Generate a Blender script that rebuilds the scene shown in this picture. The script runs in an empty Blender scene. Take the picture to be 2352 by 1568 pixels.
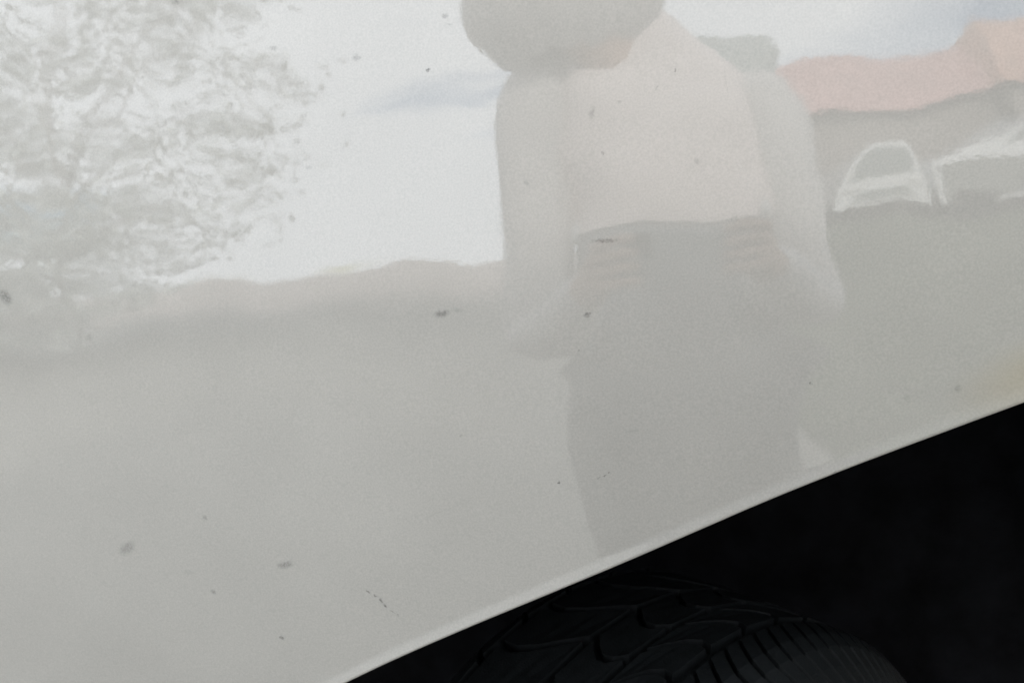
import bpy, bmesh, math, random
from mathutils import Vector, Matrix, Euler
random.seed(7)
R = math.radians
scene = bpy.context.scene
C = scene.collection

# ---------------------------------------------------------------- camera
CAM = Vector((0, -0.47, 1.05))
F_PX = 1711.0 / 2352.0                       # focal length in picture widths
def camera_axes():
    y = Vector((1490 - 1176, -(555 - 784), -1711.0)).normalized()
    x = Vector((math.cos(R(5.5)), math.sin(R(5.5)), 0)); x = (x - y * x.dot(y)).normalized()
    z = x.cross(y)
    return Matrix((x, y, z))                 # rows: world axes in camera space = camera to world
cam_d = bpy.data.cameras.new('camera')
cam_d.sensor_width = 36; cam_d.lens = 36 * F_PX
cam_d.clip_start = 0.01; cam_d.clip_end = 2000
cam_d.dof.use_dof = True; cam_d.dof.focus_distance = 0.50; cam_d.dof.aperture_fstop = 9.0
cam = bpy.data.objects.new('camera', cam_d); C.objects.link(cam)
CROT = camera_axes()
cam.matrix_world = Matrix.Translation(CAM) @ CROT.to_4x4()
scene.camera = cam

SKX, SKY = 7.55, 4.42
# ---------------------------------------------------------------- sky, sun, exposure
SUN_EL, SUN_ROT = 24.5, 12.0
world = bpy.data.worlds.new("World"); scene.world = world; world.use_nodes = True
nt = world.node_tree; N, L = nt.nodes, nt.links
N.clear()
def nd(t, **k):
    n = N.new(t)
    for a, v in k.items(): setattr(n, a, v)
    return n
sky = nd('ShaderNodeTexSky', sky_type='NISHITA', sun_disc=False)
sky.sun_elevation = R(SUN_EL); sky.sun_rotation = R(SUN_ROT); sky.dust_density = 0.4; sky.ozone_density = 3.0
bg = nd('ShaderNodeBackground'); bg.inputs['Strength'].default_value = 0.11
wo = nd('ShaderNodeOutputWorld')
tc = nd('ShaderNodeTexCoord'); sep = nd('ShaderNodeSeparateXYZ')
L.new(tc.outputs['Generated'], sep.inputs[0])
zz = nd('ShaderNodeMath', operation='ADD'); zz.inputs[1].default_value = 0.22
zm = nd('ShaderNodeMath', operation='MAXIMUM'); zm.inputs[1].default_value = 0.0
L.new(sep.outputs[2], zm.inputs[0]); L.new(zm.outputs[0], zz.inputs[0])
dx = nd('ShaderNodeMath', operation='DIVIDE'); dy = nd('ShaderNodeMath', operation='DIVIDE')
L.new(sep.outputs[0], dx.inputs[0]); L.new(zz.outputs[0], dx.inputs[1])
L.new(sep.outputs[1], dy.inputs[0]); L.new(zz.outputs[0], dy.inputs[1])
cmb = nd('ShaderNodeCombineXYZ'); L.new(dx.outputs[0], cmb.inputs[0]); L.new(dy.outputs[0], cmb.inputs[1])
mp = nd('ShaderNodeMapping'); mp.inputs['Rotation'].default_value = (0, 0, R(28)); mp.inputs['Scale'].default_value = (0.8, 2.1, 1)
off = nd('ShaderNodeVectorMath', operation='ADD'); off.inputs[1].default_value = (SKX, SKY, 0); L.new(cmb.outputs[0], off.inputs[0])
L.new(off.outputs[0], mp.inputs[0])
cn = nd('ShaderNodeTexNoise'); cn.inputs['Scale'].default_value = 1.15; cn.inputs['Detail'].default_value = 5; cn.inputs['Roughness'].default_value = 0.5; cn.inputs['Distortion'].default_value = 0.5
L.new(mp.outputs[0], cn.inputs['Vector'])
cr = nd('ShaderNodeMapRange', interpolation_type='SMOOTHSTEP'); cr.inputs['From Min'].default_value = 0.34; cr.inputs['From Max'].default_value = 0.58
cn2 = nd('ShaderNodeTexNoise'); cn2.inputs['Scale'].default_value = .55; cn2.inputs['Detail'].default_value = 1
L.new(off.outputs[0], cn2.inputs['Vector'])
cov = nd('ShaderNodeMath', operation='MULTIPLY_ADD'); cov.inputs[1].default_value = 1.5; cov.inputs[2].default_value = -0.595
L.new(cn2.outputs['Fac'], cov.inputs[0])
cad = nd('ShaderNodeMath', operation='ADD'); L.new(cov.outputs[0], cad.inputs[0]); L.new(cn.outputs['Fac'], cad.inputs[1])
L.new(cad.outputs[0], cr.inputs['Value'])
cm = nd('ShaderNodeMix', data_type='RGBA'); cm.inputs['B'].default_value = (10.4, 10.9, 11.5, 1)
L.new(cr.outputs[0], cm.inputs['Factor']); L.new(sky.outputs[0], cm.inputs['A'])
L.new(cm.outputs['Result'], bg.inputs['Color']); L.new(bg.outputs[0], wo.inputs[0])

sun_d = bpy.data.lights.new('sun', 'SUN'); sun_d.energy = 1.5; sun_d.angle = R(10); sun_d.color = (1, 0.95, 0.88)
sun = bpy.data.objects.new('sun', sun_d); C.objects.link(sun)
sdir = Vector((math.sin(R(SUN_ROT)) * math.cos(R(SUN_EL)), math.cos(R(SUN_ROT)) * math.cos(R(SUN_EL)), math.sin(R(SUN_EL))))
sun.rotation_euler = sdir.to_track_quat('Z', 'Y').to_euler()
sun.location = sdir * 30

scene.view_settings.view_transform = 'Standard'; scene.view_settings.look = 'None'
scene.view_settings.exposure = 0.82; scene.view_settings.gamma = 1
scene.cycles.max_bounces = 8

# ---------------------------------------------------------------- helpers
def mat(name, col, rough=0.5, noise=0.0, nscale=5.0, bump=0.0, bscale=50.0, **inp):
    m = bpy.data.materials.new(name); m.use_nodes = True
    t = m.node_tree; b = t.nodes['Principled BSDF']
    b.inputs['Base Color'].default_value = (*col, 1); b.inputs['Roughness'].default_value = rough
    for k, v in inp.items(): b.inputs[k.replace('_', ' ')].default_value = v
    co = t.nodes.new('ShaderNodeTexCoord')
    if noise:
        n = t.nodes.new('ShaderNodeTexNoise'); n.inputs['Scale'].default_value = nscale; n.inputs['Detail'].default_value = 6
        t.links.new(co.outputs['Object'], n.inputs['Vector'])
        r = t.nodes.new('ShaderNodeMapRange'); r.inputs['From Min'].default_value = .25; r.inputs['From Max'].default_value = .75
        r.inputs['To Min'].default_value = 1 - noise; r.inputs['To Max'].default_value = 1 + noise
        t.links.new(n.outputs['Fac'], r.inputs['Value'])
        v = t.nodes.new('ShaderNodeVectorMath'); v.operation = 'SCALE'; v.inputs[0].default_value = col
        t.links.new(r.outputs[0], v.inputs['Scale']); t.links.new(v.outputs[0], b.inputs['Base Color'])
    if bump:
        n = t.nodes.new('ShaderNodeTexNoise'); n.inputs['Scale'].default_value = bscale; n.inputs['Detail'].default_value = 4
        t.links.new(co.outputs['Object'], n.inputs['Vector'])
        u = t.nodes.new('ShaderNodeBump'); u.inputs['Strength'].default_value = bump; u.inputs['Distance'].default_value = 0.02
        t.links.new(n.outputs['Fac'], u.inputs['Height']); t.links.new(u.outputs[0], b.inputs['Normal'])
    return m
class MB:
    def __init__(s): s.v = []; s.f = []
    def add(s, vs, fs):
        o = len(s.v); s.v += [tuple(v) for v in vs]; s.f += [tuple(i + o for i in f) for f in fs]
    def grid(s, rows, close=False):
        n = len(rows[0]); vs = [p for r in rows for p in r]; fs = []
        for i in range(len(rows) - 1):
            for j in range(n if close else n - 1):
                k = (j + 1) % n
                fs.append((i * n + j, i * n + k, (i + 1) * n + k, (i + 1) * n + j))
        s.add(vs, fs)
    def box(s, c, d, M=None):
        vs = [Vector((c[0] + x * d[0] / 2, c[1] + y * d[1] / 2, c[2] + z * d[2] / 2)) for x in (-1, 1) for y in (-1, 1) for z in (-1, 1)]
        if M: vs = [M @ v for v in vs]
        s.add(vs, [(0, 1, 3, 2), (4, 6, 7, 5), (0, 4, 5, 1), (2, 3, 7, 6), (0, 2, 6, 4), (1, 5, 7, 3)])
    def tube(s, pts, rads, n=10):
        pts = [Vector(p) for p in pts]; rows = []
        for i, p in enumerate(pts):
            d = (pts[min(i + 1, len(pts) - 1)] - pts[max(i - 1, 0)]).normalized()
            u = d.orthogonal().normalized() if i == 0 else (u - d * u.dot(d)).normalized()
            w = d.cross(u)
            rows.append([p + (u * math.cos(2 * math.pi * k / n) + w * math.sin(2 * math.pi * k / n)) * rads[i] for k in range(n)])
        s.grid(rows, True); o = len(s.v)
        s.f.append(tuple(range(o - n, o))); s.f.append(tuple(range(o - len(pts) * n, o - len(pts) * n + n))[::-1])
    def mesh(s, name, m, smooth=False):
        me = bpy.data.meshes.new(name); me.from_pydata(s.v, [], s.f); me.update()
        bm = bmesh.new(); bm.from_mesh(me); bmesh.ops.recalc_face_normals(bm, faces=bm.faces); bm.to_mesh(me); bm.free()
        if m: me.materials.append(m)
        if smooth: me.polygons.foreach_set('use_smooth', [True] * len(me.polygons))
        return me
    def build(s, name, m, parent=None, smooth=False, bevel=0, angle=None):
        o = bpy.data.objects.new(name, s.mesh(name, m, smooth)); C.objects.link(o); o.parent = parent
        if bevel:
            b = o.modifiers.new('Bevel', 'BEVEL'); b.width = bevel; b.segments = 2; b.limit_method = 'ANGLE'
        return o
def empty(name, loc, label, cat, group=None, rz=0):
    o = bpy.data.objects.new(name, None); C.objects.link(o); o.location = loc; o.rotation_euler = (0, 0, rz)
    o['label'] = label; o['category'] = cat
    if group: o['group'] = group
    return o
def lerp_curve(pts, x):                       # monotone cubic through points
    n = len(pts)
    d = [(pts[i + 1][1] - pts[i][1]) / (pts[i + 1][0] - pts[i][0]) for i in range(n - 1)]
    m = [d[0]] + [0 if d[i - 1] * d[i] <= 0 else 2 * d[i - 1] * d[i] / (d[i - 1] + d[i]) for i in range(1, n - 1)] + [d[-1]]
    if x <= pts[0][0]: return pts[0][1]
    for i in range(n - 1):
        if x <= pts[i + 1][0]:
            h = pts[i + 1][0] - pts[i][0]; t = (x - pts[i][0]) / h
            return ((2 * t**3 - 3 * t * t + 1) * pts[i][1] + (t**3 - 2 * t * t + t) * h * m[i]
                    + (-2 * t**3 + 3 * t * t) * pts[i + 1][1] + (t**3 - t * t) * h * m[i + 1])
    return pts[-1][1]

# ---------------------------------------------------------------- car paint
def paint_material(specks):
    m = bpy.data.materials.new('white_car_paint'); m.use_nodes = True
    t = m.node_tree; b = t.nodes['Principled BSDF']; nw, ln = t.nodes.new, t.links.new
    b.inputs['Roughness'].default_value = 0.6; b.inputs['Specular IOR Level'].default_value = 0.2
    b.inputs['Coat Weight'].default_value = 1.0; b.inputs['Coat Roughness'].default_value = 0.03; b.inputs['Coat IOR'].default_value = 2.15
    co = nw('ShaderNodeTexCoord')
    def noise(sc, det=3, src=None):
        n = nw('ShaderNodeTexNoise'); n.inputs['Scale'].default_value = sc; n.inputs['Detail'].default_value = det
        ln(src or co.outputs['Object'], n.inputs['Vector']); return n
    def rng(src, a, b_, c, d, mode='LINEAR'):
        r = nw('ShaderNodeMapRange'); r.interpolation_type = mode
        for k, v in zip(('From Min', 'From Max', 'To Min', 'To Max'), (a, b_, c, d)): r.inputs[k].default_value = v
        ln(src, r.inputs['Value']); return r
    # fine flake grain and a film of road dust
    g = rng(noise(800, 3).outputs['Fac'], .3, .7, .92, 1.08)
    d = rng(noise(11, 5).outputs['Fac'], .3, .7, .965, 1.035)
    mu = nw('ShaderNodeMath'); mu.operation = 'MULTIPLY'; ln(g.outputs[0], mu.inputs[0]); ln(d.outputs[0], mu.inputs[1])
    base = nw('ShaderNodeVectorMath'); base.operation = 'SCALE'; base.inputs[0].default_value = PAINT
    ln(mu.outputs[0], base.inputs['Scale'])
    # dirt specks and scratches, each where it sits on the panel
    if specks:
        wv = noise(420, 3)
        ws = nw('ShaderNodeVectorMath'); ws.operation = 'SUBTRACT'; ws.inputs[1].default_value = (.5, .5, .5); ln(wv.outputs['Color'], ws.inputs[0])
        wm = nw('ShaderNodeVectorMath'); wm.operation = 'MULTIPLY_ADD'; wm.inputs[1].default_value = (.0038,) * 3
        ln(ws.outputs[0], wm.inputs[0]); ln(co.outputs['Object'], wm.inputs[2])
        acc = None
        for (x, z, rx, rz, a, s) in specks:
            mpn = nw('ShaderNodeMapping'); mpn.vector_type = 'TEXTURE'
            mpn.inputs['Location'].default_value = (x, 0, z); mpn.inputs['Rotation'].default_value = (0, -a, 0)
            mpn.inputs['Scale'].default_value = (rx, 50, max(rz, .0003))
            ln(wm.outputs[0], mpn.inputs[0])
            le = nw('ShaderNodeVectorMath'); le.operation = 'LENGTH'; ln(mpn.outputs[0], le.inputs[0])
            r = rng(le.outputs['Value'], 0.3, 1.35, s, 0, 'SMOOTHSTEP')
            if acc is None: acc = r.outputs[0]
            else:
                mx = nw('ShaderNodeMath'); mx.operation = 'MAXIMUM'; ln(acc, mx.inputs[0]); ln(r.outputs[0], mx.inputs[1]); acc = mx.outputs[0]
        br = rng(noise(650, 3).outputs['Fac'], .36, .6, .6, 1.2)
        ma = nw('ShaderNodeMath'); ma.operation = 'MULTIPLY'; ln(acc, ma.inputs[0]); ln(br.outputs[0], ma.inputs[1]); acc = ma.outputs[0]
        mix = nw('ShaderNodeMix'); mix.data_type = 'RGBA'; mix.inputs['B'].default_value = (.035, .035, .032, 1)
        st = None                             # soft yellowish tint near the arch
        for (x, z, rx, rz, a, s) in YELLOW_TINTS:
            mpn = nw('ShaderNodeMapping'); mpn.vector_type = 'TEXTURE'
            mpn.inputs['Location'].default_value = (x, 0, z); mpn.inputs['Rotation'].default_value = (0, -a, 0); mpn.inputs['Scale'].default_value = (rx, 50, rz)
            ln(co.outputs['Object'], mpn.inputs[0])
            le = nw('ShaderNodeVectorMath'); le.operation = 'LENGTH'; ln(mpn.outputs[0], le.inputs[0])
            st = rng(le.outputs['Value'], 0.1, 1.2, s, 0, 'SMOOTHSTEP')
            sm = nw('ShaderNodeMix'); sm.data_type = 'RGBA'; sm.inputs['B'].default_value = (.50, .40, .22, 1)
            ln(st.outputs[0], sm.inputs['Factor']); ln(base.outputs[0], sm.inputs['A'])
            base = sm; base_out = sm.outputs['Result']
        ln(acc, mix.inputs['Factor']); ln(base_out, mix.inputs['A']); ln(mix.outputs['Result'], b.inputs['Base Color'])
        cw = rng(acc, 0, 1, 1, .3); ln(cw.outputs[0], b.inputs['Coat Weight'])
    else:
        ln(base.outputs[0], b.inputs['Base Color'])
    bu = nw('ShaderNodeBump'); bu.inputs['Strength'].default_value = 0.028; bu.inputs['Distance'].default_value = 0.0004
    ln(noise(330, 2).outputs['Fac'], bu.inputs['Height']); ln(bu.outputs[0], b.inputs['Coat Normal'])
    return m
PAINT = (0.525, 0.506, 0.466)
YELLOW_TINTS = [(.22, .955, .055, .022, .35, .34)]
SPECKS = [(-0.4787, 1.055, 0.00704, 0.00505, -0.72, 0.45), (-0.2339, 1.2003, 0.00316, 0.00167, -0.15, 0.3), (-0.1761, 1.1853, 0.0033, 0.00218, -0.15, 0.35), (-0.1292, 1.1706, 0.00174, 0.0012, -0.3, 0.7), (-0.1149, 1.2018, 0.00227, 0.00132, -0.15, 0.35), (-0.1123, 1.1963, 0.00257, 0.00079, -0.31, 0.2), (-0.3019, 1.241, 0.00336, 0.002, -0.17, 0.3), (-0.0282, 1.1309, 0.00161, 0.00438, -0.3, 0.25), (-0.0238, 1.1066, 0.0008, 0.00118, -0.12, 0.45), (0.0229, 1.1494, 0.00089, 0.00088, -0.14, 0.6), (0.0113, 1.1408, 0.00079, 0.00174, -0.64, 0.3), (-0.0114, 1.1358, 0.00157, 0.00103, -0.13, 0.25), (0.0317, 1.0949, 0.0015, 0.00208, 0.24, 0.2), (-0.0723, 1.0938, 0.00165, 0.00217, 0.23, 0.2), (-0.0265, 1.0531, 0.00804, 0.00134, -0.04, 0.4), (-0.1364, 1.0163, 0.00566, 0.00229, 0.12, 0.45), (-0.1259, 1.0175, 0.00412, 0.00143, 0.01, 0.18), (-0.0414, 1.0079, 0.00248, 0.00138, 0.36, 0.5), (-0.0483, 0.9858, 0.0007, 0.0007, -0.07, 0.5), (-0.0699, 0.8984, 0.00087, 0.00091, -0.04, 0.7), (-0.1331, 0.9331, 0.00151, 0.00122, -0.05, 0.25), (0.0904, 0.9553, 0.00088, 0.00081, -0.07, 0.55), (0.1727, 0.9464, 0.00262, 0.00238, -0.07, 0.2), (0.1452, 0.9426, 0.00219, 0.00215, -0.06, 0.15), (-0.4115, 0.8547, 0.00894, 0.00436, 0.51, 0.3), (-0.2785, 0.8409, 0.00692, 0.00272, 0.2, 0.38), (-0.3381, 0.8789, 0.00229, 0.00195, -0.76, 0.35), (-0.3429, 0.819, 0.00226, 0.00223, 0.01, 0.35), (-0.2924, 0.7817, 0.00199, 0.00163, -0.56, 0.55), (-0.3615, 0.835, 0.00457, 0.00222, 0.01, 0.12), (-0.0192, 0.9309, 0.00443, 0.00115, 0.09, 0.12), (-0.2162, 0.82, 0.00189, 0.00096, -0.57, 0.6), (-0.2113, 0.8169, 0.00189, 0.00088, -0.53, 0.5), (-0.2075, 0.8132, 0.0022, 0.00096, -0.88, 0.55), (-0.2048, 0.809, 0.00191, 0.00102, -1.08, 0.6), (-0.2002, 0.8042, 0.00188, 0.00067, -0.57, 0.4), (-0.1965, 0.8019, 0.00156, 0.00067, -0.68, 0.4), (-0.043, 0.9004, 0.00146, 0.00047, 0.41, 0.35), (-0.0394, 0.9021, 0.00175, 0.00046, 0.46, 0.45), (-0.0359, 0.9037, 0.00116, 0.00069, 0.5, 0.55), (-0.1479, 0.8819, 0.02546, 0.00049, 0.33, 0.07), (0.0513, 1.141, 0.0131, 0.0003, -1.53, 0.16), (0.0528, 1.0592, 0.00208, 0.00045, -1.54, 0.2), (0.0497, 1.0582, 0.0013, 0.0005, -1.46, 0.18), (-0.2181, 1.1202, 0.00251, 0.0017, -0.12, 0.15), (-0.4102, 1.0195, 0.00304, 0.00197, -0.07, 0.15), (0.1026, 0.8985, 0.00102, 0.00085, -0.05, 0.3)]
M_paint = paint_material(SPECKS)
M_plain = paint_material([])
M_liner = mat('black_liner_plastic', (.0075, .0079, .010), .7, noise=.7, nscale=16, bump=.2, bscale=300, Specular_IOR_Level=.06)
M_rubber = mat('black_tyre_rubber', (.0095, .0113, .0122), .62, noise=.25, nscale=60, bump=.15, bscale=500, Specular_IOR_Level=.2)
M_steel = mat('dark_steel', (.05, .05, .055), .5, noise=.2, nscale=20, Metallic=.8)
M_glass = mat('tinted_glass', (.015, .02, .02), .03)
M_trim = mat('black_trim', (.02, .02, .02), .5, noise=.2, nscale=40)

# ---------------------------------------------------------------- the car
EDGE = [(-.75, .42), (-.62, .425), (-.56, .475), (-.50, .56), (-.40, .652), (-.248, .744), (-.012, .849), (.087, .891), (.209, .9355),
        (.30, .967), (.37, .972), (.44, .945), (.51, .86), (.56, .70), (.59, .52), (.62, .43), (1.0, .42)]
def surf(x, z):
    w = 0.000065 * math.sin(85 * x + 38 * z + 1.3) + 0.00006 * math.sin(62 * z - 45 * x) + 0.000014 * math.sin(210 * x - 90 * z + 2)
    return x * x / 2 / 8.0 + (z - 1.05) ** 2 / 2 / 3.0 + w   # crown plus the slight waviness of pressed steel
def flare(d, x=0):                                  # the rim of the arch turns slightly outward
    return -LIP_A * max(.25, min(1, .75 - 2.4 * x)) * max(0.0, 1 - d / LIP_W) ** 1.35
LIP_A, LIP_W = .0027, .0092
car = empty('car', (0, 0, 0), 'white car with glossy dusty front wing above a black wheel arch', 'car')
def edge_frame(x):
    z = lerp_curve(EDGE, x); h = .004
    d = Vector((2 * h, lerp_curve(EDGE, x + h) - lerp_curve(EDGE, x - h))).normalized()
    return Vector((x, z)), Vector((-d.y, d.x))
xs = [-.75 + 1.75 * i / 260 for i in range(261)]
TOP, RT, RL = 1.34, .09, .0028
rows = []
for x in xs:
    e, n = edge_frame(x); col = []
    base = surf(e.x, e.y)
    for k in range(4): p = e; col.append(Vector((p.x, base + flare(0, x) + RL + .03 * (1 - k / 4), p.y)))
    for k in range(9):
        t = math.pi / 2 * (1 - k / 8); p = e + n * (RL - RL * math.sin(t)); y = surf(p.x, p.y) + flare(RL - RL * math.sin(t), x) + RL * (1 - math.cos(t))
        col.append(Vector((p.x, y, p.y)))
    q = e + n * RL
    for k in range(1, 110):
        t = k / 109; t = .35 * t + .65 * t * t * t; px = q.x * (1 - t) + x * t; pz = q.y * (1 - t) + TOP * t
        col.append(Vector((px, surf(px, pz) + flare((Vector((px, pz)) - e).length, x), pz)))
    yt = surf(x, TOP)
    for k in range(1, 13):
        a = math.pi / 2 * .93 * k / 12
        col.append(Vector((x, yt + RT * (1 - math.cos(a)) + .03 * math.sin(a), TOP + RT * math.sin(a))))
    rows.append(col)
m = MB(); m.grid(rows); fender = m.build('fender', M_paint, car, True)
# inner arch liner: follows the edge, set back behind the lip
rows = []
for x in [-.60 + 1.22 * i / 60 for i in range(61)]:
    e, n = edge_frame(x); p = e + n * .02
    rows.append([Vector((p.x, surf(p.x, p.y) + .012 + .62 * k / 8, p.y + .05 * min(1, k / 3))) for k in range(9)])
m = MB(); m.grid(rows)
m.grid([[Vector((r[-1].x, r[-1].y, r[-1].z)), Vector((r[-1].x, r[-1].y, .25))] for r in rows])
liner = m.build('wheel_arch_liner', M_liner, car, True)
# door behind the wing, bonnet, front end, cabin
m = MB(); m.grid([[Vector((x, surf(x, z), z)) for z in [.42 + .92 * k / 30 for k in range(31)]] for x in [-1.9 + 1.144 * i / 20 for i in range(21)]])
m.grid([[Vector((x, surf(x, TOP) + RT * (1 - math.cos(a)) + .03 * math.sin(a), TOP + RT * math.sin(a))) for a in [math.pi / 2 * k / 8 for k in range(9)]] for x in [-1.9 + 1.144 * i / 20 for i in range(21)]])
door = m.build('door', M_plain, car, True)
m = MB(); m.box((-1.25, -.035, 1.18), (.22, .03, .035)); m.build('handle', M_plain, door, False, .008)
m = MB()
m.grid([[Vector((x, y, 1.425 + .035 * math.sin(math.pi * (y - .12) / 1.5) - .05 * max(0, (x - .4)) ** 1.5)) for y in [.125 + 1.5 * k / 16 for k in range(17)]] for x in [-.75 + 1.75 * i / 20 for i in range(21)]])
m.build('bonnet', M_plain, car, True)
m = MB(); m.box((1.06, .93, .90), (.1, 1.66, 1.0)); m.build('front_panel', M_plain, car, False, .04)
m = MB(); m.box((1.13, .93, .55), (.16, 1.78, .28)); m.build('bumper', M_trim, car, False, .05)
m = MB(); m.box((-1.0, 1.2, .75), (3.9, .9, .7)); m.build('underbody', M_liner, car)
m = MB()
cab = [(-.75, 1.45), (-1.35, 1.95), (-2.7, 1.97), (-2.95, 1.45)]
m.grid([[Vector((x, y + (.14 if z > 1.6 else .08) * s, z)) for x, z in cab] for y, s in ((0.05, 1), (1.75, -1))])
m.add([Vector((x, .05 + (.14 if z > 1.6 else .08), z)) for x, z in cab], [(0, 1, 2, 3)])
m.add([Vector((x, 1.75 - (.14 if z > 1.6 else .08), z)) for x, z in cab], [(3, 2, 1, 0)])
m.build('cabin', M_plain, car, False, .03)
m = MB(); m.add([(-1.0, .118, 1.49), (-1.42, .178, 1.88), (-1.95, .178, 1.88), (-1.95, .118, 1.49)], [(0, 1, 2, 3)]); m.add([(-1.0, .10, 1.49), (-1.42, .16, 1.88), (-1.95, .16, 1.88), (-1.95, .10, 1.49)], [(0, 1, 2, 3)])
m.build('side_window', M_glass, car)
m = MB(); m.box((-2.45, .45, .9), (1.05, .86, 1.0)); m.build('rear_quarter', M_plain, car, False, .05)
for wx in (-2.35,):
    m = MB(); m.tube([(wx, .02, .345), (wx, .24, .345)], [.345, .345], 40); m.build('rear_tyre', M_rubber, car, True)

# steered front wheel
WC, ST, WR, WW = Vector((-.012, .215, .345)), .85, .345, .25
ax = Vector((math.sin(ST), -math.cos(ST), 0)); hz = Vector((math.cos(ST), math.sin(ST), 0)); up = Vector((0, 0, 1))
def prof(w):                                   # outer radius across the tread
    a = w if w > 0 else max(0, -w - .04); return WR - .006 * (a / .125) ** 2 - (.0 if a < .085 else .055 * ((a - .085) / .04) ** 2 * .55)
def wp(w, r, th): return WC + ax * w + (hz * math.sin(th) + up * math.cos(th)) * r
GD = .010
pts = [(w, prof(w) - GD) for w in [-.16 + .28 * k / 28 for k in range(29)]]
pts = [(-.14, .20), (-.162, .235), (-.168, .27), (-.166, .298)] + pts + [(.126, .298), (.128, .27), (.122, .235), (.10, .20)]
m = MB(); m.grid([[wp(w, r, 2 * math.pi * k / 120) for w, r in pts] for k in range(121)])
tyre = m.build('tyre', M_rubber, car, True)
def block(w0, w1, skew, th0, th1, side=False, tread_sipe=0):
    m = MB(); n = 5
    ws = [w0 + (w1 - w0) * k / (n - 1) for k in range(n)]
    def sk(w): u = (w - (w0 + w1) / 2) / (w1 - w0); return skew * u * (w1 - w0) + .05 * math.sin(3.1 * u + w0 * 60)
    top = lambda w: prof(w)
    A = [(w, top(w) - GD - .001) for w in ws]; B = [(w, top(w)) for w in ws]
    if side:
        A += [(.119, .302), (.123, .285)]; B += [(.1275, .306), (.129, .285)]
    rows = []
    for (lst, ins) in ((A, 0), (B, .0012)):
        for th, sg in ((th0, 1), (th1, -1)):
            rows.append([wp(w, r, th + sg * ins / WR + sk(w)) for w, r in lst])
    m.grid([rows[0], rows[2], rows[3], rows[1]])
    k = len(A)
    for i in (0, k - 1): m.add([rows[0][i], rows[2][i], rows[3][i], rows[1][i]], [(0, 1, 2, 3)])
    return m
def row(name, N_, w0, w1, skew, fill, off, side=False):
    p = 2 * math.pi / N_
    me = block(w0, w1, skew, -p * fill / 2, p * fill / 2, side).mesh(name, M_rubber)
    for k in range(N_):
        o = bpy.data.objects.new(name, me); C.objects.link(o); o.parent = tyre
        o.matrix_world = Matrix.Translation(WC) @ Matrix.Rotation((k + off) * p, 4, hz.cross(up) * -1) @ Matrix.Translation(-WC)
row('tread_block', 40, .016, .056, 1.5, .89, .0)
row('tread_block', 36, -.034, .008, 0.7, .89, .5)
row('tread_block', 32, -.118, -.042, 0.9, .88, .2)
row('tread_block', 34, -.158, -.126, 0.5, .89, .6)
row('shoulder_block', 100, .068, .118, .55, .86, .3, True)
m = MB(); m.grid([[wp(w, r, 2 * math.pi * k / 64) for w, r in [(.10, .202), (.085, .19), (.05, .18), (.045, .06), (.06, .05), (.06, 0)]] for k in range(65)])
m.build('rim', M_steel, tyre, True)

# ---------------------------------------------------------------- ground
M_earth = mat('pale_earth', (.46, .39, .345), .95, noise=.2, nscale=.25)
def asphalt():
    m = mat('grey_asphalt', (.13, .13, .115), .9, noise=.2, nscale=.6, bump=.5, bscale=90)
    t = m.node_tree; b = t.nodes['Principled BSDF']; nw, ln = t.nodes.new, t.links.new
    src = b.inputs['Base Color'].links[0].from_socket
    co = nw('ShaderNodeTexCoord'); sp = nw('ShaderNodeSeparateXYZ'); ln(co.outputs['Object'], sp.inputs[0])
    n = nw('ShaderNodeTexNoise'); n.inputs['Scale'].default_value = .5; n.inputs['Detail'].default_value = 5; ln(co.outputs['Object'], n.inputs['Vector'])
    a = nw('ShaderNodeMath'); a.operation = 'MULTIPLY_ADD'; a.inputs[1].default_value = 5; ln(n.outputs['Fac'], a.inputs[0]); ln(sp.outputs[1], a.inputs[2])
    r = nw('ShaderNodeMapRange'); r.interpolation_type = 'SMOOTHSTEP'; r.inputs['From Min'].default_value = -8; r.inputs['From Max'].default_value = -20; r.inputs['To Min'].default_value = 0; r.inputs['To Max'].default_value = .9
    ln(a.outputs[0], r.inputs['Value'])
    x = nw('ShaderNodeMix'); x.data_type = 'RGBA'; x.inputs['B'].default_value = (.45, .38, .335, 1); ln(r.outputs[0], x.inputs['Factor']); ln(src, x.inputs['A']); ln(x.outputs['Result'], b.inputs['Base Color'])
    base = b.inputs['Base Color'].links[0].from_socket      # worn, pale concrete-like surface on the near side
    r2 = nw('ShaderNodeMapRange'); r2.interpolation_type = 'SMOOTHSTEP'; r2.inputs['From Min'].default_value = -9; r2.inputs['From Max'].default_value = 3; r2.inputs['To Min'].default_value = 0; r2.inputs['To Max'].default_value = 1
    ln(a.outputs[0], r2.inputs['Value'])
    y = nw('ShaderNodeMix'); y.data_type = 'RGBA'; y.inputs['B'].default_value = (.36, .34, .295, 1); ln(r2.outputs[0], y.inputs['Factor']); ln(base, y.inputs['A']); ln(y.outputs['Result'], b.inputs['Base Color'])
    return m                                  # earth blown over the far side of the yard
M_asph = asphalt()
m = MB(); m.grid([[Vector((x, y, -.004)) for x in (-600, -40, 40, 600)] for y in (-600, -40, 20, 600)])
g = m.build('ground', M_earth); g['kind'] = 'structure'
m = MB(); m.grid([[Vector((x, y + .15 * math.sin(x * .8), 0)) for y in (-34, -20, -13, -6, 0, 8)] for x in range(-30, 31, 2)])
g = m.build('asphalt_yard', M_asph); g['kind'] = 'structure'

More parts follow.
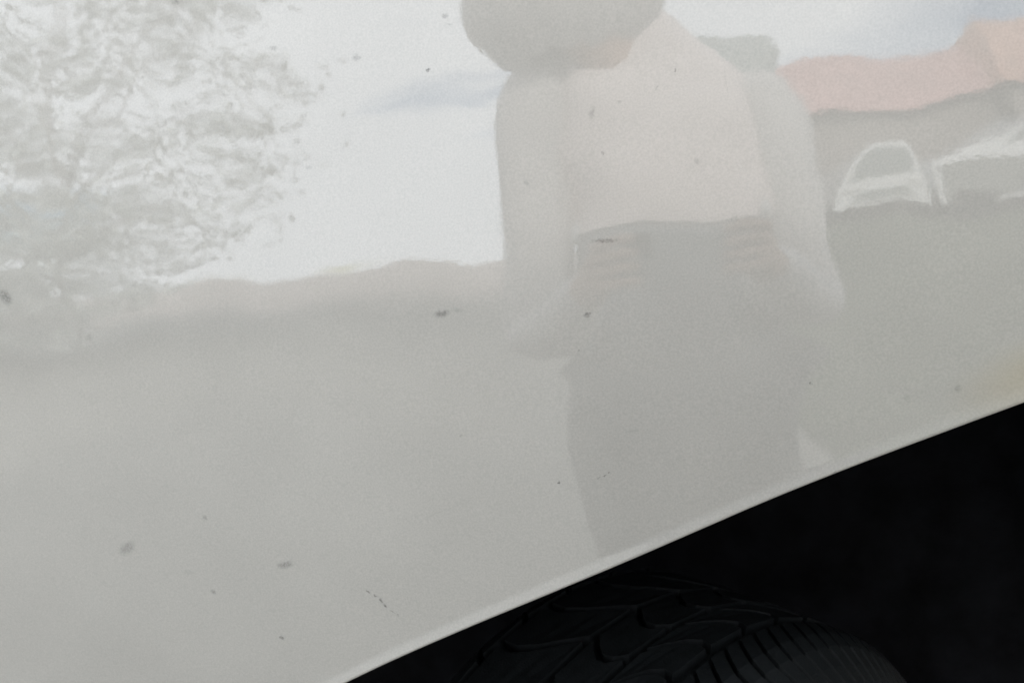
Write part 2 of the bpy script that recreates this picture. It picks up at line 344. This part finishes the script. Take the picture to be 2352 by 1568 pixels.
M_grass = mat('mown_grass', (.075, .095, .045), .9, noise=.4, nscale=3, bump=1.0, bscale=120)
rl = random.Random(4)
def bank(x, y): t = max(0, min(1, (-y - 4) / 13)); u = max(0, min(1, (x - .7) / 2.5)); return .006 + .98 * t * t * (3 - 2 * t) * u
edge = [rl.uniform(-.12, .12) for k in range(60)]
m = MB(); m.grid([[Vector((x + (edge[k] if x < 1 else 0), -.6 - k * .6 if k < 40 else -24.6 - (k - 40) * 4, bank(x, -.6 - k * .6))) for x in (.75, 1.2, 1.8, 2.5, 3.3, 6, 14, 30, 60)] for k in range(50)])
g = m.build('lawn', M_grass); g['kind'] = 'structure'

# ---------------------------------------------------------------- house behind the photographer
M_wall = mat('beige_render', (.31, .275, .25), .9, noise=.08, nscale=1.5)
M_roof = mat('pink_clay_tile', (.60, .34, .30), .8, noise=.25, nscale=2.5)
M_roof2 = mat('orange_clay_tile', (.60, .33, .24), .8, noise=.25, nscale=2.5)
M_frame = mat('window_frame_white', (.7, .7, .68), .5)
house = empty('house', (13.2, -24.5, .96), 'beige house with pink clay tile roof across the yard', 'house'); house.scale = (1.62, 1.62, 1.62)
def hb(name, c, d, mt, par, bevel=0):
    m = MB(); m.box(c, d); return m.build(name, mt, par, False, bevel)
wall = hb('wall', (-4.5, -3, 1.37), (7.4, 6, 2.74), M_wall, house)
m = MB()
x0, x1, e, r = -8.4, -.4, 2.75, 4.85
m.add([(x0, .45, e), (x1, .45, e), (x1, -3, r), (x0 + 1.2, -3, r), (x0, -6.4, e), (x1, -6.4, e)], [(0, 1, 2, 3), (3, 2, 5, 4), (0, 3, 4)])
m.build('roof', M_roof, house)
m = MB()
m.add([(-1.1, 1.0, 2.8), (7.5, 1.0, 2.8), (7.5, -2.6, 5.55), (-.1, -2.6, 5.55), (-1.1, -7, 3.4), (7.5, -7, 3.4)], [(0, 1, 2, 3), (3, 2, 5, 4), (0, 3, 4)])
m.build('roof', M_roof2, house)['label'] = 'higher orange tiled roof of the right wing'
hb('wing_wall', (3.4, -3.0, 1.39), (8.4, 7.2, 2.77), M_wall, house)
hb('chimney', (5.6, -3.2, 6.0), (.7, .7, 1.2), M_roof, house)
for wx in (-7.2, -5.9, 5.2):
    fr = hb('window', (wx, .02, 2.0), (1.3, .08, 1.2), M_frame, house); hb('pane', (wx, .05, 2.0), (1.14, .06, 1.04), M_glass, fr)

# ---------------------------------------------------------------- trees
M_leaf = mat('green_leaf', (.58, .61, .57), .5, noise=.2, nscale=1.2)
M_bark = mat('brown_bark', (.38, .36, .33), .9, noise=.3, nscale=8)
def tree(loc, h, r, n_cl, label, seed, zlow=.18, sq=1.0, lf=.085, name='broadleaf_tree', cat='tree', group='trees beside the yard'):
    rd = random.Random(seed)
    t = empty(name, loc, label, cat, group)
    m = MB(); top = Vector((rd.uniform(-.3, .3), rd.uniform(-.3, .3), h * .75))
    m.tube([(0, 0, 0), (.05, .03, h * .25), top * .6, top], [.06, .05, .035, .015], 9)
    cents = []
    while len(cents) < n_cl:
        p = Vector((rd.uniform(-1, 1), rd.uniform(-1, 1), rd.uniform(-1, 1)))
        if .25 < p.length < 1.0: cents.append(Vector((p.x * r, p.y * r, h * (zlow + 1) / 2 + p.z * h * (1 - zlow) / 2)))
    for c in cents[:14]:
        s = Vector((0, 0, max(h * .2, c.z * .55))); m.tube([s, (s + c) / 2 + Vector((0, 0, .15)), c], [.03, .022, .01], 6)
    m.build('trunk', M_bark, t, True)
    m = MB()
    for c in cents:
        cr_ = rd.uniform(.3, .62) * sq
        for k in range(rd.randint(27, 44)):
            p = c + Vector((rd.gauss(0, 1.25), rd.gauss(0, 1.25), rd.gauss(0, .27))) * cr_ * .6
            a = Euler((rd.uniform(-.9, .9), rd.uniform(-.9, .9), rd.uniform(0, 6.3))).to_matrix(); s = lf * rd.uniform(.6, 1.25)
            m.add([p + a @ Vector(v) for v in ((-s, 0, 0), (0, -s * .45, s * .1), (s, 0, 0), (0, s * .45, s * .1))], [(0, 1, 2, 3)])
    m.build('crown', M_leaf, t)
    return t
tree((-8.6, -7.6, 0), 7.6, 3.7, 300, 'large pale green tree with open leafy crown at the left of the yard', 3, .02, 1.15)
tree((-12.5, -6.0, 0), 7.4, 3.6, 260, 'dense green tree farthest left beside the yard', 5, .02, 1.15)

tree((-9.4, -6.9, 0), 2.9, 2.5, 190, 'low rounded shrub growing in front of the open crowned tree', 8, .02, 1.1, .08, 'shrub', 'shrub', None)

# ---------------------------------------------------------------- white van and car across the yard
M_pane = mat('pale_tinted_glass', (.26, .29, .275), .08)
M_white = mat('white_gloss_paint', (.78, .79, .78), .25, noise=.03, nscale=2, Coat_Weight=.6)
def vehicle(name, loc, rz, prof_, w, wins, wheels, label, cat, inset=.14, sc=1.0):
    v = empty(name, loc, label, cat, None, rz); v.scale = (sc, sc, sc)
    m = MB(); n = len(prof_)
    half = [[Vector((x, s * (w / 2 - (inset if z > 1.15 else 0) - (.03 if z < .5 else 0)), z)) for x, z in prof_] for s in (-1, 1)]
    m.grid(half, True); m.add(half[0], [tuple(range(n))]); m.add(half[1], [tuple(range(n))[::-1]])
    m.build('body', M_white, v, False, .06)
    for q in wins:
        m = MB(); vs = [Vector((x, s * (w / 2 - inset + .012), z)) for s in (-1, 1) for x, z in q]; k = len(q)
        m.add(vs, [tuple(range(k)), tuple(range(k, 2 * k))[::-1]] + [(i, (i + 1) % k, (i + 1) % k + k, i + k) for i in range(k)])
        m.build('window', M_pane, v)
    for x, r in wheels:
        for s in (-1, 1):
            m = MB(); m.tube([(x, s * (w / 2 - .2), r), (x, s * (w / 2 + .02), r)], [r, r], 20); m.build('wheel', M_rubber, v)
    return v
van = vehicle('van', (9.95, -20.4, .98), 0, [(-1.55, .35), (2.3, .35), (2.35, 1.0), (2.25, 2.1), (1.9, 2.3), (.3, 2.27), (-.75, 1.6), (-1.55, 1.35), (-1.65, .7)], 1.9,
        [[(-.6, 1.5), (.25, 1.5), (.25, 2.08), (.15, 2.08)], [(.42, 1.5), (1.1, 1.5), (1.1, 2.08), (.42, 2.08)]], [(-.95, .34), (1.5, .34)], 'tall white van parked at the right across the yard', 'van', .14, 1.25)
m = MB()
for q in (-1, 1): m.box((.35, q * .945, .88), (3.6, .03, .85))
m.build('side_panel', mat('grey_van_side', (.22, .23, .21), .4, noise=.1, nscale=3), van)
mini = vehicle('minibus', (6.55, -21.4, .98), .08, [(-.84, .32), (.84, .32), (.88, .85), (.80, 1.35), (.62, 1.72), (.35, 1.88), (-.35, 1.88), (-.62, 1.72), (-.80, 1.35), (-.88, .85)], 3.9,
        [[(-.70, .98), (.70, .98), (.66, 1.36), (.50, 1.64), (.30, 1.74), (-.30, 1.74), (-.50, 1.64), (-.66, 1.36)], [(-.5, .42), (.5, .42), (.55, .66), (-.55, .66)]], [], 'white rounded minibus facing the yard with its windscreen to the car', 'minibus', .0, 1.3)
for sx in (-1, 1):
    for y in (-1.2, 1.35):
        m = MB(); m.tube([(sx * .6, y, .32), (sx * .86, y, .32)], [.32, .32], 20); m.build('wheel', M_rubber, mini)
    m = MB(); m.box((sx * .62, 1.96, .78), (.26, .05, .14)); m.build('headlight', M_frame, mini, False, .02)

# ---------------------------------------------------------------- the photographer
M_skin = mat('skin', (.48, .31, .23), .5, noise=.06, nscale=40)
M_jacket = mat('pale_jacket_cloth', (.78, .70, .675), .85, noise=.05, nscale=20, bump=.2, bscale=60)
M_sleeve = mat('grey_sleeve_cloth', (.60, .575, .56), .85, noise=.06, nscale=25)
M_torso_shade = mat('torso_shade_grey', (.25, .25, .25), .85, noise=.1, nscale=25)  # darker grey that paints shade onto the lower torso
M_trouser = mat('grey_blue_trousers', (.12, .122, .125), .85, noise=.1, nscale=30)
M_hood = mat('pale_grey_hood', (.62, .60, .585), .8, noise=.06, nscale=60)
M_shoe = mat('dark_shoes', (.04, .035, .03), .6)
M_hair = mat('dark_hair', (.03, .022, .016), .6)
PX, PY = .045, -.82
J = {}
def skin(name, joints, bones, m, parent, lev=2):
    keys = list(joints); me = bpy.data.meshes.new(name)
    me.from_pydata([joints[k][0] for k in keys], [(keys.index(a), keys.index(b)) for a, b in bones], []); me.update()
    o = bpy.data.objects.new(name, me); C.objects.link(o); o.parent = parent
    sk = o.modifiers.new('Skin', 'SKIN'); sk.use_smooth_shade = True
    lay = me.skin_vertices[0].data
    for i, k in enumerate(keys):
        r = joints[k][1]; lay[i].radius = r if isinstance(r, tuple) else (r, r); lay[i].use_root = (i == 0)
    s = o.modifiers.new('Subdivision', 'SUBSURF'); s.levels = lev; s.render_levels = lev
    me.materials.append(m); return o
person = empty('person', (0, 0, 0), 'hooded person in a pale vest with grey sleeves holding up a phone', 'person')
HL, HR = Vector((-.045, -.50, 1.02)), Vector((.125, -.50, 1.03))
SHL, SHR = Vector((PX - .225, PY, 1.405)), Vector((PX + .16, PY, 1.31))
EL, ER = Vector((PX - .255, PY + .01, .86)), Vector((PX + .215, PY + .01, .90))
def lp(a, b, t): return a + (b - a) * t
J = {'pelvis': (Vector((PX, PY - .04, .80)), (.155, .105)), 'waist': (Vector((PX, PY - .03, .95)), (.12, .085)), 'chest': (Vector((PX, PY - .02, 1.18)), (.13, .09)),
     'neckbase': (Vector((PX - .06, PY + .01, 1.37)), (.085, .065)), 'neck': (Vector((PX - .10, PY + .07, 1.42)), .052), 'jaw': (Vector((PX - .13, PY + .13, 1.465)), (.062, .07)),
     'skull': (Vector((PX - .145, PY + .13, 1.55)), (.074, .09)), 'crown': (Vector((PX - .15, PY + .115, 1.605)), (.05, .06)),
     'shl': (SHL, .06), 'ell': (EL, .042), 'wrl': (lp(EL, HL, .82), .027), 'hal': (lp(EL, HL, .93), (.04, .02)),
     'shr': (SHR, .06), 'elr': (ER, .042), 'wrr': (lp(ER, HR, .82), .027), 'har': (lp(ER, HR, .93), (.04, .02)),
     'hil': (Vector((PX - .095, PY - .04, .74)), .115), 'knl': (Vector((PX - .108, PY - .01, .43)), .08), 'anl': (Vector((PX - .11, PY - .05, .08)), .038), 'tol': (Vector((PX - .12, PY + .10, .035)), .03),
     'hir': (Vector((PX + .095, PY - .04, .74)), .115), 'knr': (Vector((PX + .108, PY - .01, .43)), .08), 'anr': (Vector((PX + .11, PY - .05, .08)), .038), 'tor': (Vector((PX + .12, PY + .10, .035)), .03)}
B = [('pelvis', 'waist'), ('waist', 'chest'), ('chest', 'neckbase'), ('neckbase', 'neck'), ('neck', 'jaw'), ('jaw', 'skull'), ('skull', 'crown')]
for s in 'lr': B += [('chest', 'sh' + s), ('sh' + s, 'el' + s), ('el' + s, 'wr' + s), ('wr' + s, 'ha' + s), ('pelvis', 'hi' + s), ('hi' + s, 'kn' + s), ('kn' + s, 'an' + s), ('an' + s, 'to' + s)]
for s, H, sg in (('l', HL, 1), ('r', HR, -1)):      # fingers curl round the ends of the phone
    hb_ = J['ha' + s][0]
    for i in range(4):
        a = lp(hb_, H, .6) + Vector((-.012 * sg, .010, .026 - .017 * i)); c = H + Vector((.004 * sg, .026 - abs(i - 1.3) * .003, .033 - .020 * i)); b_ = (a + c) / 2 + Vector((-.014 * sg, .008, 0)); e_ = H + Vector((.030 * sg, .022, .030 - .018 * i))
        for q, (p, r_) in enumerate(((a, .009), (b_, .0088), (c, .0082), (e_, .007))):
            J['f%s%d%d' % (s, i, q)] = (p, r_); B.append((('ha' + s) if q == 0 else 'f%s%d%d' % (s, i, q - 1), 'f%s%d%d' % (s, i, q)))
    for q, (p, r_) in enumerate(((lp(hb_, H, .4) + Vector((.012 * sg, -.012, .01)), .0105), (H + Vector((.012 * sg, -.022, .012)), .0095), (H + Vector((.036 * sg, -.020, .022)), .008))):
        J['t%s%d' % (s, q)] = (p, r_); B.append((('ha' + s) if q == 0 else 't%s%d' % (s, q - 1), 't%s%d' % (s, q)))
body = skin('body', J, B, M_skin, person)
def fat(k, d): p, r = J[k]; return (p, tuple(x + d for x in r) if isinstance(r, tuple) else r + d)
tor = [(.72, .185, .13, 0), (.80, .182, .135, 0), (.92, .172, .13, 0), (1.05, .175, .13, 0), (1.20, .185, .135, -.005), (1.30, .19, .13, -.01), (1.37, .18, .12, -.03), (1.42, .155, .11, -.055), (1.46, .13, .10, -.075), (1.50, .105, .09, -.09)]
m = MB(); tr = []
for i in range(46):
    q = i / 45 * (len(tor) - 1); k = min(int(q), len(tor) - 2); t = q - k
    z, w, d, sx = [tor[k][c] + (tor[k + 1][c] - tor[k][c]) * t for c in range(4)]
    ring = []
    for a in [2 * math.pi * n / 56 for n in range(57)]:
        ca, sa = math.cos(a), math.sin(a); e = .78
        fo = 1 + .022 * math.sin(5 * a + 26 * z) + .014 * math.sin(3 * a - 41 * z)          # loose folds
        x = w * fo * math.copysign(abs(ca) ** e, ca); y = d * fo * math.copysign(abs(sa) ** e, sa)
        ring.append(Vector((PX + sx + x, PY - .02 + y, z - .16 * max(0, x) * max(0, z - 1.1) / .4)))
    tr.append(ring)
cut = min(range(len(tr)), key=lambda i: abs(tr[i][14].z - 1.085))  # torso split where the painted shade begins
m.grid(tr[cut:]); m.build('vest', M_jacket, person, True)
m = MB(); m.grid([[Vector((PX + (p.x - PX) * .975, PY + (p.y - PY) * .975, p.z)) for p in q] for q in tr[:cut + 3]]); m.build('shaded_torso', M_torso_shade, person, True)
for S_, E_, H, r0, r1 in ((SHL, EL, HL, .080, .070), (SHR, ER, HR, .078, .078)):
    a_ = [S_ + Vector((.07 if S_ is SHL else -.05, 0, .03 if S_ is SHL else .015)), S_, lp(S_, E_, .35), lp(S_, E_, .7), E_ + Vector((0, -.01, -.02)), lp(E_, H, .3), lp(E_, H, .76)]
    m = MB(); m.tube(a_, [r0 * .8, r0, r0 * .97, r0 * .95, r1, .058, .040], 18)
    o = m.build('sleeve', M_sleeve, person, True); sb = o.modifiers.new('Subdivision', 'SUBSURF'); sb.levels = sb.render_levels = 2
for x, z in ((-.107, 1.08), (.165, 1.085)):  # added white beads, standing in for two bright glints
    m = MB(); m.tube([(x, PY + .185, z + .016), (x, PY + .19, z + .009), (x, PY + .19, z - .014), (x, PY + .185, z - .018)], [.004, .0075, .0075, .005], 10); m.build('glint_bead', M_frame, person, True)
m = MB(); m.tube([(-.205, PY + .06, 1.462), (-.17, PY + .085, 1.49), (-.115, PY + .105, 1.502), (-.06, PY + .10, 1.497), (-.005, PY + .085, 1.470), (.03, PY + .06, 1.44)], [.006, .009, .010, .009, .007, .004], 10)
m.build('collar_trim', M_frame, person, True)
tj = {k: fat(k, .035) for k in ('pelvis', 'hil', 'knl', 'hir', 'knr')}
for s in 'lr': p = J['an' + s][0]; tj['an' + s] = (p + Vector((0, 0, .03)), .06)
skin('trousers', tj, [x for s in 'lr' for x in (('pelvis', 'hi' + s), ('hi' + s, 'kn' + s), ('kn' + s, 'an' + s))], M_trouser, person)
for s in 'lr': skin('shoe', {'a': (J['an' + s][0] - Vector((0, .03, .035)), .043), 'b': (J['to' + s][0] + Vector((0, .02, .008)), (.045, .036))}, [('a', 'b')], M_shoe, person)
hc = Vector((PX - .155, PY + .06, 1.572))
def hood(a, b_, t=1.0):                        # open at the face, wide at the shoulders
    d = Vector((math.sin(b_) * math.cos(a), math.sin(b_) * math.sin(a), math.cos(b_)))
    fl = 1 + .25 * max(0, -d.z)
    return hc + Vector((d.x * .172 * fl, d.y * (.215 if d.y > 0 else .15), d.z * .17 - .015 * abs(math.sin(5 * a)) * max(0, -d.z))) * t
m = MB()
for t in (1.0, .94):
    rows = []
    for q in range(21):
        b_ = math.pi * (.03 + .83 * q / 20); gap = .26 * max(0, min(1, (1.75 - b_) / .35)) * min(1, b_ / .6)
        rows.append([hood(math.pi * (.5 + gap / 2 + (2 - gap) * k / 40), b_, t) for k in range(41)])
    m.grid(rows)
m.build('hood', M_hood, person, True)
HM = Matrix.Translation(J['skull'][0])
m = MB(); m.grid([[HM @ Vector((.085 * math.cos(a) * math.sin(b_), .015 + .10 * math.sin(a) * math.sin(b_), .01 + .11 * math.cos(b_))) for b_ in [math.pi * k / 10 for k in range(1, 7)]] for a in [math.pi * (.9 + 1.2 * k / 14) for k in range(15)]]); m.build('hair', M_hair, person, True)
fc = J['skull'][0]
for sx in (-1, 1):
    bm = bmesh.new(); bmesh.ops.create_uvsphere(bm, u_segments=12, v_segments=8, radius=.012); me = bpy.data.meshes.new('eye'); bm.to_mesh(me); bm.free(); me.materials.append(M_hair)
    o = bpy.data.objects.new('eye', me); C.objects.link(o); o.parent = person; o.location = fc + Vector((.03 * sx, .078, -.015))
skin('nose', {'a': (fc + Vector((0, .085, -.01)), .008), 'b': (fc + Vector((0, .102, -.048)), .013)}, [('a', 'b')], M_skin, person)
m = MB(); m.tube([fc + Vector((-.022, .078, -.083)), fc + Vector((0, .09, -.08)), fc + Vector((.022, .078, -.083))], [.003, .006, .003], 8); m.build('mouth', mat('lips', (.4, .18, .15), .5), person, True)

M_phone = mat('grey_phone_case', (.30, .32, .315), .5)
fwd = CROT @ Vector((0, 0, -1))
phone = empty('phone', lp(HL, HR, .5), 'grey phone held level between both hands', 'phone')
m = MB(); m.box((0, 0, 0), (.158, .008, .075)); m.build('phone_case', M_phone, phone, False, .0035)
m = MB(); m.box((-.055, .0052, .018), (.03, .002, .03)); m.build('camera_bump', M_trim, phone, False, .0008)

M_pack = mat('grey_green_canvas', (.42, .46, .45), .85, noise=.08, nscale=40)
pack = empty('backpack', (PX + .105, PY - .20, 1.20), 'grey green canvas backpack worn by the hooded person', 'backpack')
m = MB(); m.box((0, 0, 0), (.25, .17, .60)); m.build('bag', M_pack, pack, False, .06)
